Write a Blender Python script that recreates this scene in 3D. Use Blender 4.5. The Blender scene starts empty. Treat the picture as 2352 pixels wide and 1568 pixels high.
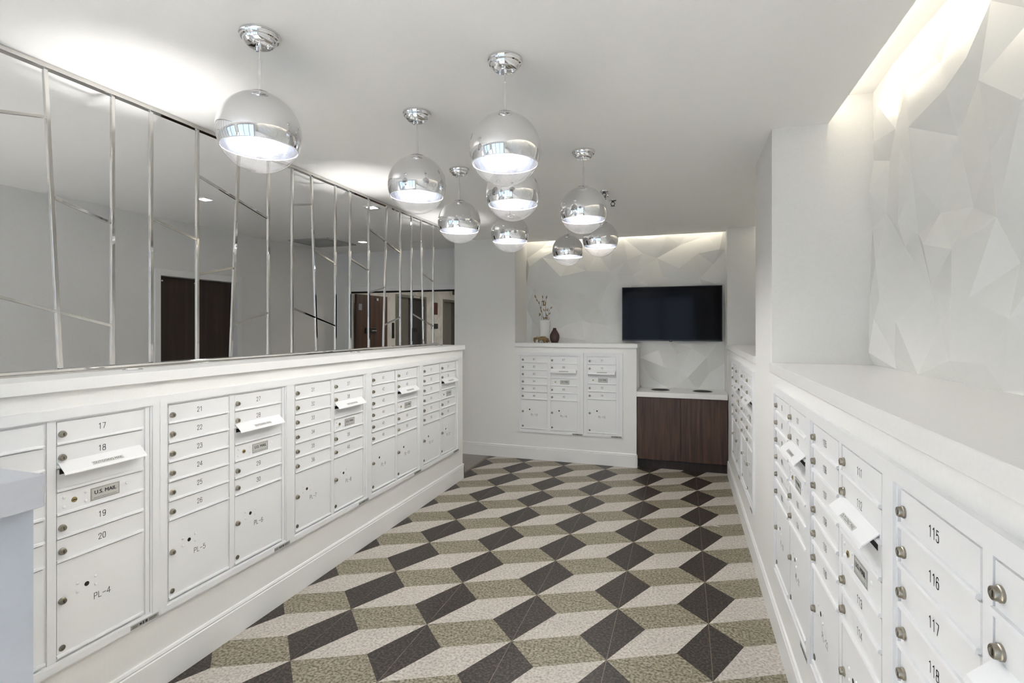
import bpy, bmesh, math, random
from mathutils import Vector, Matrix
from mathutils.geometry import delaunay_2d_cdt

# ------------------------------------------------------------------ camera, world, exposure
SC = bpy.context.scene
COL = SC.collection
cam_d = bpy.data.cameras.new('camera')
cam = bpy.data.objects.new('camera', cam_d)
COL.objects.link(cam)
F_PX = 1193.97
cam_d.sensor_width = 36.0
cam_d.sensor_fit = 'HORIZONTAL'
cam_d.lens = 36.0 * F_PX / 2352.0
cam_d.shift_y = -(784.0 - 749.36) / 2352.0
cam_d.clip_start = 0.02
cam.location = (0.0, 0.0, 1.6716)
cam.rotation_euler = (math.radians(90), 0, math.radians(18.251))
SC.camera = cam

world = bpy.data.worlds.new('sky')
SC.world = world
world.use_nodes = True
bg = world.node_tree.nodes['Background']
bg.inputs['Color'].default_value = (0.62, 0.78, 1.0, 1)
bg.inputs['Strength'].default_value = 2.0

# daylight: sun added outside the window; its unseen floor patch brightens the ceiling
bounce_sun_d = bpy.data.lights.new('sun', 'SUN')
bounce_sun_d.energy = 58.0
bounce_sun_d.angle = math.radians(.6)
bounce_sun_d.color = (1.0, .99, .985)
sun = bpy.data.objects.new('sun', bounce_sun_d)
COL.objects.link(sun)
sun.location = (-2, -12, 9)
sun.rotation_euler = Vector((-.25, math.cos(math.radians(41)), -math.sin(math.radians(41)))).to_track_quat('-Z', 'Y').to_euler()

vs = SC.view_settings
SC.display_settings.display_device = 'sRGB'
vs.view_transform = 'Standard'
vs.look = 'None'
vs.gamma = 1.0
vs.use_curve_mapping = False
vs.exposure = 0.06

cy = SC.cycles
cy.caustics_reflective = False
cy.caustics_refractive = False
cy.max_bounces = 7
cy.diffuse_bounces = 5
cy.glossy_bounces = 4
cy.use_adaptive_sampling = True
cy.adaptive_threshold = .06
cy.transparent_max_bounces = 16
cy.sample_clamp_indirect = 40.0
cy.use_denoising = True
cy.use_light_tree = False

# light levels (all real lamps of the place)
BULB = 385.0          # pendant bulbs
DOWN = 60.0           # recessed downlights in the corridor
LOBBY = 60.0          # recessed downlights in the lift lobby
COVE = 10.5           # warm strips in the ceiling slots
UPLIGHT = 58.0         # puck uplights on the left ledge

# ------------------------------------------------------------------ materials
MATS = {}
def mat(name, color=(.8, .8, .8), rough=.5, metal=0.0, spec=.5, emit=None, estr=0.0, build=None, coat=0.0):
    m = bpy.data.materials.new(name)
    m.use_nodes = True
    nt = m.node_tree
    b = nt.nodes['Principled BSDF']
    b.inputs['Base Color'].default_value = (*color, 1)
    b.inputs['Roughness'].default_value = rough
    b.inputs['Metallic'].default_value = metal
    b.inputs['Specular IOR Level'].default_value = spec
    b.inputs['Coat Weight'].default_value = coat
    if emit:
        b.inputs['Emission Color'].default_value = (*emit, 1)
        b.inputs['Emission Strength'].default_value = estr
    if build:
        build(nt, b)
    MATS[name] = m
    return m

def nd(nt, t, **kw):
    n = nt.nodes.new(t)
    for k, v in kw.items():
        setattr(n, k, v)
    return n

def paint(var=.02, bump=0, scale=90.0):
    def f(nt, b):
        g = nd(nt, 'ShaderNodeNewGeometry')
        n = nd(nt, 'ShaderNodeTexNoise')
        n.inputs['Scale'].default_value = scale
        n.inputs['Detail'].default_value = 0.0
        nt.links.new(g.outputs['Position'], n.inputs['Vector'])
        base = b.inputs['Base Color'].default_value[:]
        r = nd(nt, 'ShaderNodeValToRGB')
        r.color_ramp.elements[0].color = tuple(c * (1 - var) for c in base[:3]) + (1,)
        r.color_ramp.elements[1].color = tuple(min(1, c * (1 + var)) for c in base[:3]) + (1,)
        nt.links.new(n.outputs['Fac'], r.inputs['Fac'])
        nt.links.new(r.outputs['Color'], b.inputs['Base Color'])
        if bump:
            bp = nd(nt, 'ShaderNodeBump')
            bp.inputs['Strength'].default_value = bump
            bp.inputs['Distance'].default_value = .002
            nt.links.new(n.outputs['Fac'], bp.inputs['Height'])
            nt.links.new(bp.outputs['Normal'], b.inputs['Normal'])
    return f

def terrazzo(c0, c1, c2, scale=95.0):
    def f(nt, b):
        g = nd(nt, 'ShaderNodeNewGeometry')
        n1 = nd(nt, 'ShaderNodeTexNoise'); n1.inputs['Scale'].default_value = scale; n1.inputs['Detail'].default_value = 3
        n2 = nd(nt, 'ShaderNodeTexVoronoi'); n2.inputs['Scale'].default_value = scale * 1.3
        n3 = nd(nt, 'ShaderNodeTexNoise'); n3.inputs['Scale'].default_value = 5
        for n in (n1, n2, n3):
            nt.links.new(g.outputs['Position'], n.inputs['Vector'])
        r = nd(nt, 'ShaderNodeValToRGB')
        e = r.color_ramp.elements
        e[0].position = .36; e[0].color = (*c0, 1)
        e[1].position = .62; e[1].color = (*c2, 1)
        m = e.new(.48); m.color = (*c1, 1)
        nt.links.new(n1.outputs['Fac'], r.inputs['Fac'])
        mx = nd(nt, 'ShaderNodeMixRGB', blend_type='MULTIPLY'); mx.inputs['Fac'].default_value = .35
        nt.links.new(r.outputs['Color'], mx.inputs['Color1'])
        sep = nd(nt, 'ShaderNodeSeparateColor')
        nt.links.new(n2.outputs['Color'], sep.inputs['Color'])
        mr = nd(nt, 'ShaderNodeMapRange'); mr.inputs['To Min'].default_value = .62; mr.inputs['To Max'].default_value = 1.15
        nt.links.new(sep.outputs[0], mr.inputs['Value'])
        nt.links.new(mr.outputs[0], mx.inputs['Color2'])
        m2 = nd(nt, 'ShaderNodeMixRGB', blend_type='MULTIPLY'); m2.inputs['Fac'].default_value = .18
        nt.links.new(mx.outputs['Color'], m2.inputs['Color1'])
        nt.links.new(n3.outputs['Fac'], m2.inputs['Color2'])
        nt.links.new(m2.outputs['Color'], b.inputs['Base Color'])
    return f

def wood(c0, c1, c2, across=28.0, along=1.6):
    def f(nt, b):
        tc = nd(nt, 'ShaderNodeNewGeometry')
        mp = nd(nt, 'ShaderNodeMapping')
        mp.inputs['Scale'].default_value = (across, across, along)
        nt.links.new(tc.outputs['Position'], mp.inputs['Vector'])
        n = nd(nt, 'ShaderNodeTexNoise'); n.inputs['Scale'].default_value = 1.0; n.inputs['Detail'].default_value = 6; n.inputs['Distortion'].default_value = .6
        nt.links.new(mp.outputs['Vector'], n.inputs['Vector'])
        mp2 = nd(nt, 'ShaderNodeMapping'); mp2.inputs['Scale'].default_value = (across * 6, across * 6, along * 2)
        nt.links.new(tc.outputs['Position'], mp2.inputs['Vector'])
        n2 = nd(nt, 'ShaderNodeTexNoise'); n2.inputs['Scale'].default_value = 1.0; n2.inputs['Detail'].default_value = 2
        nt.links.new(mp2.outputs['Vector'], n2.inputs['Vector'])
        r = nd(nt, 'ShaderNodeValToRGB'); e = r.color_ramp.elements
        e[0].position = .3; e[0].color = (*c0, 1); e[1].position = .72; e[1].color = (*c2, 1)
        k = e.new(.5); k.color = (*c1, 1)
        nt.links.new(n.outputs['Fac'], r.inputs['Fac'])
        mx = nd(nt, 'ShaderNodeMixRGB', blend_type='MULTIPLY'); mx.inputs['Fac'].default_value = .5
        nt.links.new(r.outputs['Color'], mx.inputs['Color1']); nt.links.new(n2.outputs['Fac'], mx.inputs['Color2'])
        nt.links.new(mx.outputs['Color'], b.inputs['Base Color'])
    return f

def marble(nt, b):
    g = nd(nt, 'ShaderNodeNewGeometry')
    n = nd(nt, 'ShaderNodeTexNoise'); n.inputs['Scale'].default_value = 2.5; n.inputs['Detail'].default_value = 6; n.inputs['Distortion'].default_value = 1.2
    nt.links.new(g.outputs['Position'], n.inputs['Vector'])
    r = nd(nt, 'ShaderNodeValToRGB'); e = r.color_ramp.elements
    e[0].position = .35; e[0].color = (.66, .65, .61, 1); e[1].position = .6; e[1].color = (.80, .79, .76, 1)
    nt.links.new(n.outputs['Fac'], r.inputs['Fac']); nt.links.new(r.outputs['Color'], b.inputs['Base Color'])

mat('wall_paint', (.79, .785, .765), .55, build=paint())
mat('ceiling_paint', (.90, .90, .89), .75, build=paint(.01, .0))
mat('corridor_paint', (.77, .765, .75), .6, build=paint())
mat('trim_paint', (.80, .80, .79), .38, build=paint(.01, .0))
mat('stone_top', (.80, .795, .78), .18, build=paint(.02, .0, 140))
mat('mail_white', (.78, .785, .79), .36, build=paint(.01, 0, 260))
mat('relief_white', (.80, .80, .775), .24, build=paint(.01, .0))
mat('counter_shade_blue', (.46, .48, .53), .35, build=paint(.03, .0, 60))  # shade and blue skylight are mixed into this slab colour
mat('panel_shade_blue', (.40, .44, .51), .4, build=paint(.02, .0, 60))  # panel colour also carries the shade and blue daylight
mat('ink', (.02, .02, .022), .5, build=paint(.1, 0))
mat('hole_black', (.004, .004, .004), .8, build=paint(.1, 0))
mat('nickel', (.36, .33, .27), .3, 1.0, build=paint(.15, 0, 300))
mat('dull_nickel', (.26, .245, .21), .4, 1.0, build=paint(.15, 0, 300))
mat('brass', (.50, .40, .19), .3, 1.0, build=paint(.15, 0, 300))
mat('steel_plate', (.52, .52, .49), .5, .1, build=paint(.08, 0, 200))
mat('flap_grey', (.56, .56, .54), .5, build=paint(.05, 0, 200))
mat('sticker_grey', (.36, .36, .34), .5, build=paint(.1, 0, 200))
mat('chrome', (.82, .82, .83), .035, 1.0, build=paint(.01, 0))
mat('chrome_bar', (.64, .625, .60), .045, 1.0, build=paint(.01, 0))
mat('chrome_globe', (.80, .80, .81), .03, 1.0, build=paint(.01, 0))
mat('inner_mirror', (.78, .80, .86), .14, 1.0, build=paint(.03, 0, 40))
mat('bulb_glow', (1, 1, 1), .5, emit=(1.0, .975, .94), estr=BULB, build=None)
mat('down_glow', (1, 1, 1), .5, emit=(1.0, .93, .83), estr=DOWN)
mat('lobby_glow', (1, 1, 1), .5, emit=(1.0, .94, .85), estr=LOBBY)
mat('cove_glow', (1, 1, 1), .5, emit=(1.0, .90, .74), estr=COVE)
mat('puck_lens', (.9, .9, .9), .3, emit=(1.0, .97, .93), estr=2.0)
mat('walnut', (.1, .05, .03), .42, build=wood((.045, .022, .014), (.085, .044, .027), (.135, .075, .045)))
mat('walnut_dark', (.03, .018, .012), .45, build=wood((.018, .010, .007), (.028, .016, .011), (.04, .024, .016)))
mat('door_brown', (.05, .025, .015), .4, build=wood((.030, .016, .011), (.045, .024, .016), (.06, .034, .022), 14, 1.0))
mat('door_red_brown', (.09, .04, .025), .4, build=wood((.06, .030, .020), (.095, .045, .028), (.13, .065, .04), 14, 1.0))
mat('screen_glass', (.004, .004, .006), .08, spec=.14, build=paint(.1, 0))
mat('black_plastic', (.012, .012, .013), .3, build=paint(.1, 0))
mat('dark_metal', (.10, .098, .09), .35, .8, build=paint(.1, 0))
mat('lift_steel', (.34, .335, .30), .3, .7, build=paint(.06, 0, 12))
mat('lift_dark', (.12, .12, .12), .25, .7, build=paint(.06, 0, 12))
mat('marble_wall', (.75, .74, .7), .25, build=marble)
mat('sign_red', (.11, .035, .03), .4, build=paint(.1, 0))
mat('sign_grey', (.30, .31, .36), .4, build=paint(.1, 0))
mat('vent_grey', (.42, .42, .41), .5, build=paint(.05, 0))
mat('brown_glaze', (.055, .028, .024), .3, build=paint(.25, 0, 60))
mat('white_glaze', (.80, .80, .78), .25, build=paint(.02, 0))
mat('driftwood', (.36, .24, .12), .75, build=wood((.10, .055, .03), (.34, .22, .10), (.52, .38, .20), 26, 26))
mat('twig', (.22, .14, .09), .7, build=paint(.2, 0))
mat('dry_leaf', (.33, .235, .125), .6, build=paint(.35, 0, 40))
mat('tile_light', (.6, .57, .54), .42, build=terrazzo((.41, .37, .325), (.57, .52, .465), (.66, .615, .56), 75.0))
mat('tile_grey', (.3, .28, .22), .42, build=terrazzo((.11, .095, .06), (.26, .228, .155), (.40, .36, .275), 75.0))
mat('tile_dark', (.04, .035, .03), .42, build=terrazzo((.005, .004, .003), (.026, .019, .015), (.085, .064, .050), 75.0))
mat('grout', (.22, .18, .14), .7, build=paint(.1, 0))
mat('floor_far', (.30, .28, .25), .5, build=terrazzo((.2, .18, .15), (.3, .28, .25), (.38, .36, .33)))
mat('paper', (.8, .8, .78), .6, build=paint(.02, 0))

def glass_mat(name, HAZE):
    m = bpy.data.materials.new(name); m.use_nodes = True
    nt = m.node_tree; nt.nodes.clear()
    out = nd(nt, 'ShaderNodeOutputMaterial')
    tr = nd(nt, 'ShaderNodeBsdfTransparent'); tr.inputs['Color'].default_value = (.96, .965, .97, 1)
    gl = nd(nt, 'ShaderNodeBsdfGlossy'); gl.inputs['Roughness'].default_value = .02
    lw = nd(nt, 'ShaderNodeLayerWeight'); lw.inputs['Blend'].default_value = .5
    pw = nd(nt, 'ShaderNodeMath', operation='POWER'); pw.inputs[1].default_value = 4.0; nt.links.new(lw.outputs['Facing'], pw.inputs[0])
    fr = nd(nt, 'ShaderNodeMath', operation='MULTIPLY_ADD'); fr.inputs[1].default_value = .75; fr.inputs[2].default_value = .045
    nt.links.new(pw.outputs[0], fr.inputs[0])
    n = nd(nt, 'ShaderNodeTexNoise'); n.inputs['Scale'].default_value = 60
    mr = nd(nt, 'ShaderNodeMapRange'); mr.inputs['To Min'].default_value = .9; mr.inputs['To Max'].default_value = 1.5
    nt.links.new(n.outputs['Fac'], mr.inputs['Value'])
    mu = nd(nt, 'ShaderNodeMath', operation='MULTIPLY')
    nt.links.new(fr.outputs[0], mu.inputs[0]); nt.links.new(mr.outputs[0], mu.inputs[1])
    df = nd(nt, 'ShaderNodeBsdfDiffuse'); df.inputs['Color'].default_value = (.9, .9, .92, 1)
    tl = nd(nt, 'ShaderNodeBsdfTranslucent'); tl.inputs['Color'].default_value = (.9, .9, .92, 1)
    sc = nd(nt, 'ShaderNodeAddShader'); nt.links.new(df.outputs[0], sc.inputs[0]); nt.links.new(tl.outputs[0], sc.inputs[1])
    mh = nd(nt, 'ShaderNodeMapRange'); mh.inputs['From Min'].default_value = .35; mh.inputs['From Max'].default_value = .7
    mh.inputs['To Min'].default_value = HAZE*.4; mh.inputs['To Max'].default_value = HAZE*1.6
    nt.links.new(n.outputs['Fac'], mh.inputs['Value'])
    hz = nd(nt, 'ShaderNodeMixShader')
    nt.links.new(mh.outputs[0], hz.inputs[0]); nt.links.new(tr.outputs[0], hz.inputs[1]); nt.links.new(sc.outputs[0], hz.inputs[2])
    tr = hz
    mx = nd(nt, 'ShaderNodeMixShader')
    nt.links.new(mu.outputs[0], mx.inputs[0]); nt.links.new(tr.outputs[0], mx.inputs[1]); nt.links.new(gl.outputs[0], mx.inputs[2])
    nt.links.new(mx.outputs[0], out.inputs['Surface'])
    MATS[name] = m
glass_mat('clear_glass', .0)
glass_mat('globe_glass', .009)

# ------------------------------------------------------------------ mesh helpers
class MB:
    def __init__(s):
        s.v = []; s.f = []; s.m = []; s.smooth = []
    def add(s, vs, fs, mi=0, smooth=False):
        o = len(s.v); s.v += [tuple(p) for p in vs]
        for f in fs:
            s.f.append(tuple(i + o for i in f)); s.m.append(mi); s.smooth.append(smooth)
        return s
    def box(s, x0, x1, y0, y1, z0, z1, mi=0):
        vs = [(x0,y0,z0),(x1,y0,z0),(x1,y1,z0),(x0,y1,z0),(x0,y0,z1),(x1,y0,z1),(x1,y1,z1),(x0,y1,z1)]
        return s.add(vs, [(0,3,2,1),(4,5,6,7),(0,1,5,4),(1,2,6,5),(2,3,7,6),(3,0,4,7)], mi)
    def prism(s, poly, axis, a, b, mi=0):
        # poly: list of 2D points; extruded along axis from a to b
        def P(p, t):
            if axis == 'x': return (t, p[0], p[1])
            if axis == 'y': return (p[0], t, p[1])
            return (p[0], p[1], t)
        n = len(poly)
        vs = [P(p, a) for p in poly] + [P(p, b) for p in poly]
        fs = [tuple(range(n)), tuple(range(2*n-1, n-1, -1))]
        fs += [(i, i+n, (i+1) % n + n, (i+1) % n) for i in range(n)]
        return s.add(vs, fs, mi)
    def lathe(s, prof, seg=24, axis='z', mi=0, o=(0,0,0), smooth=True):
        # prof: (radius, height)
        vs = []; fs = []; rings = []
        for r, h in prof:
            if r < 1e-6:
                rings.append([len(vs)]); vs.append((0, 0, h))
            else:
                rings.append(list(range(len(vs), len(vs)+seg)))
                vs += [(r*math.cos(2*math.pi*i/seg), r*math.sin(2*math.pi*i/seg), h) for i in range(seg)]
        for a, b in zip(rings[:-1], rings[1:]):
            if len(a) == 1 and len(b) == 1: continue
            for i in range(seg):
                j = (i+1) % seg
                if len(a) == 1: fs.append((a[0], b[j], b[i]))
                elif len(b) == 1: fs.append((a[i], a[j], b[0]))
                else: fs.append((a[i], a[j], b[j], b[i]))
        if axis == 'y':      # height runs towards -y
            vs = [(x, -h, z) for x, z, h in [(p[0], p[1], p[2]) for p in vs]]
        vs = [(x+o[0], y+o[1], z+o[2]) for x, y, z in vs]
        return s.add(vs, fs, mi, smooth)
    def tube(s, pts, rad, seg=6, mi=0):
        pts = [Vector(p) for p in pts]
        if not hasattr(rad, '__len__'): rad = [rad]*len(pts)
        vs = []; fs = []
        for i, p in enumerate(pts):
            d = (pts[min(i+1, len(pts)-1)] - pts[max(i-1, 0)]).normalized()
            a = d.orthogonal().normalized(); b = d.cross(a)
            for k in range(seg):
                t = 2*math.pi*k/seg
                vs.append(p + (a*math.cos(t) + b*math.sin(t))*rad[i])
        for i in range(len(pts)-1):
            for k in range(seg):
                j = (k+1) % seg
                fs.append((i*seg+k, i*seg+j, (i+1)*seg+j, (i+1)*seg+k))
        fs.append(tuple(range(seg-1, -1, -1))); fs.append(tuple(range((len(pts)-1)*seg, len(pts)*seg)))
        return s.add(vs, fs, mi, True)
    def bar(s, p, q, w, mi=0, up=(1, 0, 0)):
        # square tube of width w from p to q
        p, q = Vector(p), Vector(q); d = (q-p).normalized()
        a = Vector(up); a = (a - d*a.dot(d)).normalized(); b = d.cross(a); h = w/2
        c = [a*h+b*h, -a*h+b*h, -a*h-b*h, a*h-b*h]
        vs = [p+k for k in c]+[q+k for k in c]
        return s.add(vs, [(3,2,1,0),(4,5,6,7),(0,1,5,4),(1,2,6,5),(2,3,7,6),(3,0,4,7)], mi)
    def mesh(s, name, mats):
        me = bpy.data.meshes.new(name)
        me.from_pydata(s.v, [], s.f)
        for m in (mats if isinstance(mats, (list, tuple)) else [mats]):
            me.materials.append(MATS[m])
        me.polygons.foreach_set('material_index', s.m)
        me.polygons.foreach_set('use_smooth', s.smooth)
        bm = bmesh.new(); bm.from_mesh(me)
        bmesh.ops.recalc_face_normals(bm, faces=bm.faces)
        bm.to_mesh(me); bm.free()
        if any(s.smooth):
            me.set_sharp_from_angle(angle=math.radians(41))
        me.update()
        return me
    def build(s, name, mats, parent=None, loc=(0,0,0), bev=0):
        return link(name, s.mesh(name, mats), parent, loc, bev)

def link(name, me, parent=None, loc=(0,0,0), bev=0):
    o = bpy.data.objects.new(name, me)
    COL.objects.link(o)
    o.location = loc
    if parent: o.parent = parent
    if bev:
        b = o.modifiers.new('bevel', 'BEVEL'); b.width = bev; b.segments = 2; b.limit_method = 'ANGLE'; b.angle_limit = math.radians(40)
    return o

def tag(o, label=None, cat=None, group=None, kind=None):
    if label: o['label'] = label
    if cat: o['category'] = cat
    if group: o['group'] = group
    if kind: o['kind'] = kind
    return o

def thing(name, label, cat, loc=(0,0,0), rz=0.0, group=None):
    o = bpy.data.objects.new(name, None)
    o.empty_display_size = .05
    COL.objects.link(o); o.location = loc; o.rotation_euler = (0, 0, rz)
    return tag(o, label, cat, group)

def struct(name, mb, mats, label, bev=0):
    return tag(mb.build(name, mats, bev=bev), label, name.split('_')[0], kind='structure')

def boxes(*bs):
    m = MB()
    for b in bs: m.box(*b)
    return m

TXT = {}
def text_mesh(body, size, matname, bold=0.0, align='CENTER'):
    key = (body, size, matname, bold)
    if key in TXT: return TXT[key]
    cu = bpy.data.curves.new('lettering', 'FONT')
    cu.body = body; cu.size = size; cu.align_x = align; cu.align_y = 'CENTER'
    cu.resolution_u = 3
    o = bpy.data.objects.new('lettering', cu); COL.objects.link(o)
    dg = bpy.context.evaluated_depsgraph_get()
    me = bpy.data.meshes.new_from_object(o.evaluated_get(dg))
    bpy.data.objects.remove(o); bpy.data.curves.remove(cu)
    # stand it upright facing -y
    me.transform(Matrix.Rotation(math.radians(90), 4, 'X'))
    if bold:                       # heavier weight: the same letters printed again a hair to the side
        vs_ = [tuple(v.co) for v in me.vertices]; fs_ = [tuple(p.vertices) for p in me.polygons]; n_ = len(vs_)
        me = bpy.data.meshes.new('lettering')
        allv = []; allf = []
        for k_, (dx, dz) in enumerate(((-bold, -bold*.5), (bold, -bold*.5), (0, bold*.7))):
            allv += [(x+dx, y-k_*.00002, z+dz) for x, y, z in vs_]
            allf += [tuple(i+k_*n_ for i in f) for f in fs_]
        me.from_pydata(allv, [], allf); me.update()
    me.materials.clear(); me.materials.append(MATS[matname])
    TXT[key] = me
    return me

# ------------------------------------------------------------------ the setting
ZC = 2.80; ZT = 2.94
XL = -2.312; XR = .481; YB = 6.302
struct('ceiling', boxes((-5.3, XR, -1.6, 6.68, ZC, ZT), (XR, .766, -1.6, 3.294, ZC, ZT), (XR, .766, 4.0, 6.43, ZC, ZT),
                        (-5.3, -2.88, 6.68, 6.85, ZC, ZT),
                        (.60, 1.25, -1.6, 6.95, ZT, ZT+.04), (-2.88, .60, 6.5, 6.95, ZT, ZT+.04)), 'ceiling_paint',
       'smooth white painted ceiling with slots along the relief walls')
struct('wall_left', boxes((-2.90, XL, -1.59, 5.272, 0, 1.418)), 'wall_paint', 'white half wall on the left that holds the mailboxes')
struct('trim_1', boxes((-2.92, -2.292, -1.59, 5.296, 1.418, 1.466)), 'trim_paint', 'white cap board along the top of the left half wall', .002)
struct('wall_back', boxes((-2.88, -2.037, YB, 6.95, 0, ZT), (-2.037, .477, 6.86, 6.95, 0, ZT), (-2.037, -.527, YB, 6.86, 0, 1.414)), 'wall_paint',
       'off-white end wall with the niche and the low mailbox wall')
struct('trim_2', boxes((-2.037, -.513, 6.284, 6.86, 1.414, 1.463)), 'trim_paint', 'white cap board on the low mailbox wall at the far end', .002)
struct('wall_right', boxes((XR, 1.25, -1.6, 6.43, 0, 1.411), (XR, 1.25, 3.294, 4.0, 1.411, ZT), (.477, 1.25, 6.43, 6.95, 0, ZT),
                           (1.02, 1.25, -1.6, 3.294, 1.411, ZT), (1.02, 1.25, 4.0, 6.43, 1.411, ZT)), 'wall_paint',
       'white wall on the right with a pier between two niches')
struct('trim_3', boxes((.468, 1.02, -1.6, 3.294, 1.411, 1.463)), 'stone_top', 'white ledge of the near niche on the right wall', .002)
struct('trim_4', boxes((.468, 1.02, 4.0, 6.43, 1.411, 1.463)), 'stone_top', 'white ledge of the far niche on the right wall', .002)

def base_profile(sign, x):
    # (offset, z) outline of a baseboard with a bead on top
    return [(x, 0), (x+sign*.014, 0), (x+sign*.014, .138), (x+sign*.010, .142), (x+sign*.013, .150), (x+sign*.009, .160), (x, .162)]
m = MB(); m.prism(base_profile(1, XL), 'y', -1.59, 5.286)
m.v = [(x, y, z) for (x, y, z) in m.v]
m.box(-2.90, XL+.014, 5.272, 5.286, 0, .15)
struct('baseboard_left', m, 'trim_paint', 'white baseboard under the left mailboxes')
m = MB(); m.prism(base_profile(-1, XR), 'y', -1.6, YB)
struct('baseboard_right', m, 'trim_paint', 'white baseboard under the right mailboxes')
m = MB(); m.prism(base_profile(-1, YB), 'x', -2.88, -.522)
m.box(-.525, -.515, YB-.014, 6.33, 0, .15)
struct('baseboard_back', m, 'trim_paint', 'white baseboard along the far end wall')

# corridor behind the screen, lift lobby, wall behind the camera with the window
struct('wall_corridor', boxes((-5.35, -5.15, -1.6, 3.967, 0, ZC), (-5.35, -5.15, 4.94, 6.85, 0, ZC), (-5.35, -5.15, 3.967, 4.94, 2.20, ZC),
                              (-5.35, -5.27, 3.967, 4.94, 0, 2.2)), 'corridor_paint', 'grey corridor wall seen through the screen')
struct('wall_corridor_end', boxes((-5.35, -4.912, 6.85, 6.97, 0, ZC), (-4.912, -3.0, 6.85, 6.97, 2.205, ZC), (-3.0, -2.88, 6.85, 6.97, 0, ZC)),
       'corridor_paint', 'grey corridor end wall above the lobby doorway')
struct('wall_lobby', boxes((-5.35, -5.15, 6.97, 8.604, 0, 2.75), (-5.35, -5.15, 9.839, 10.634, 0, 2.75), (-5.35, -5.15, 11.86, 13.0, 0, 2.75),
                           (-5.35, -5.15, 8.604, 9.839, 2.287, 2.75), (-5.35, -5.15, 10.634, 11.86, 2.287, 2.75), (-5.35, -5.30, 8.604, 11.86, 0, 2.287),
                           (-5.35, -2.4, 13.0, 13.1, 0, 2.75), (-2.4, -2.3, 6.97, 13.1, 0, 2.75)), 'marble_wall', 'pale marble wall of the lift lobby')
struct('ceiling_lobby', boxes((-5.35, -2.3, 6.97, 13.1, 2.75, 2.85)), 'ceiling_paint', 'white ceiling of the lift lobby')
struct('wall_front', boxes((-5.35, -4.95, -1.72, -1.6, 0, ZC), (-2.75, -2.3, -1.72, -1.6, 0, ZC), (-4.95, -2.75, -1.72, -1.6, 0, .35), (-4.95, -2.75, -1.72, -1.6, 2.55, ZC), (.30, 1.25, -1.72, -1.6, 0, ZC), (-2.3, .30, -1.72, -1.6, 0, .35), (-2.3, .30, -1.72, -1.6, 2.55, ZC)),
       'wall_paint', 'white wall behind the viewpoint with a wide window')
w = struct('window_1', boxes((-2.3, -2.25, -1.70, -1.62, .35, 2.55), (.25, .30, -1.70, -1.62, .35, 2.55), (-2.25, .25, -1.70, -1.62, .35, .40), (-2.25, .25, -1.70, -1.62, 2.50, 2.55)),
           'dark_metal', 'dark framed window behind the viewpoint')
for x in (-1.42, -.58):
    boxes((x-.025, x+.025, -1.70, -1.62, .40, 2.50)).build('mullion', 'dark_metal', w)
for a, b in ((-2.25, -1.445), (-1.395, -.605), (-.555, .25)):
    boxes((a, b, -1.665, -1.660, .40, 2.50)).build('pane', 'clear_glass', w)

w = struct('window_2', boxes((-4.95, -4.90, -1.70, -1.62, .35, 2.55), (-2.80, -2.75, -1.70, -1.62, .35, 2.55), (-4.90, -2.80, -1.70, -1.62, .35, .40), (-4.90, -2.80, -1.70, -1.62, 2.50, 2.55)),
           'dark_metal', 'dark framed window at the near end of the corridor')
boxes((-3.875, -3.825, -1.70, -1.62, .40, 2.50)).build('mullion', 'dark_metal', w)
for a, b in ((-4.90, -3.875), (-3.825, -2.80)):
    boxes((a, b, -1.665, -1.660, .40, 2.50)).build('pane', 'clear_glass', w)

# ------------------------------------------------------------------ floor with inlaid tiles
fl = struct('floor', boxes((-5.35, 1.25, -1.72, 13.1, -.12, -.006)), 'grout', 'patterned floor of dark, taupe and pale terrazzo tiles')
tiles_far = boxes((-5.3, -2.4, -1.6, 6.85, -.006, 0), (-5.3, -2.4, 6.85, 13.0, -.006, 0)).build('tile_field', 'floor_far', fl)
tiles_far['kind'] = 'stuff'
TS = .5; TX0 = .13335; TY0 = 2.6219
def tile_piece(name, pts, m):
    c = .5; k = .9935
    q = [((c+(x-c)*k)*TS, (c+(y-c)*k)*TS) for x, y in pts]
    mb = MB(); mb.prism(q, 'z', -.005, 0.0)
    return mb.mesh(name, m)
a3, b3 = 1/3, 2/3
PIECES = [('dark_inlay', tile_piece('dark_inlay', [(0,0),(a3,b3),(0,1)], 'tile_dark')),
          ('dark_inlay', tile_piece('dark_inlay', [(1,0),(1,1),(b3,a3)], 'tile_dark')),
          ('taupe_inlay', tile_piece('taupe_inlay', [(0,1),(a3,b3),(1,1)], 'tile_grey')),
          ('taupe_inlay', tile_piece('taupe_inlay', [(0,0),(1,0),(b3,a3)], 'tile_grey')),
          ('pale_inlay', tile_piece('pale_inlay', [(0,0),(b3,a3),(1,1),(a3,b3)], 'tile_light'))]
near = MB()
for ix in range(-5, 1):
    for iy in range(-9, -4):
        for k_, (nm, me) in enumerate(PIECES):
            mi_ = (0, 0, 1, 1, 2)[k_]
            near.add([(v.co.x+TX0+ix*TS, v.co.y+TY0+iy*TS, v.co.z) for v in me.vertices], [tuple(p.vertices) for p in me.polygons], mi_)
tag(near.build('tile_field', ['tile_dark', 'tile_grey', 'tile_light'], fl), kind='stuff')
tb = boxes((0, TS, 0, TS, -.006, -.0012)).mesh('floor_tile', 'grout')
for ix in range(-5, 1):
    for iy in range(-4, 8):
        t = link('floor_tile', tb, fl, (TX0+ix*TS, TY0+iy*TS, 0))
        for nm, me in PIECES:
            link(nm, me, t)

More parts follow.
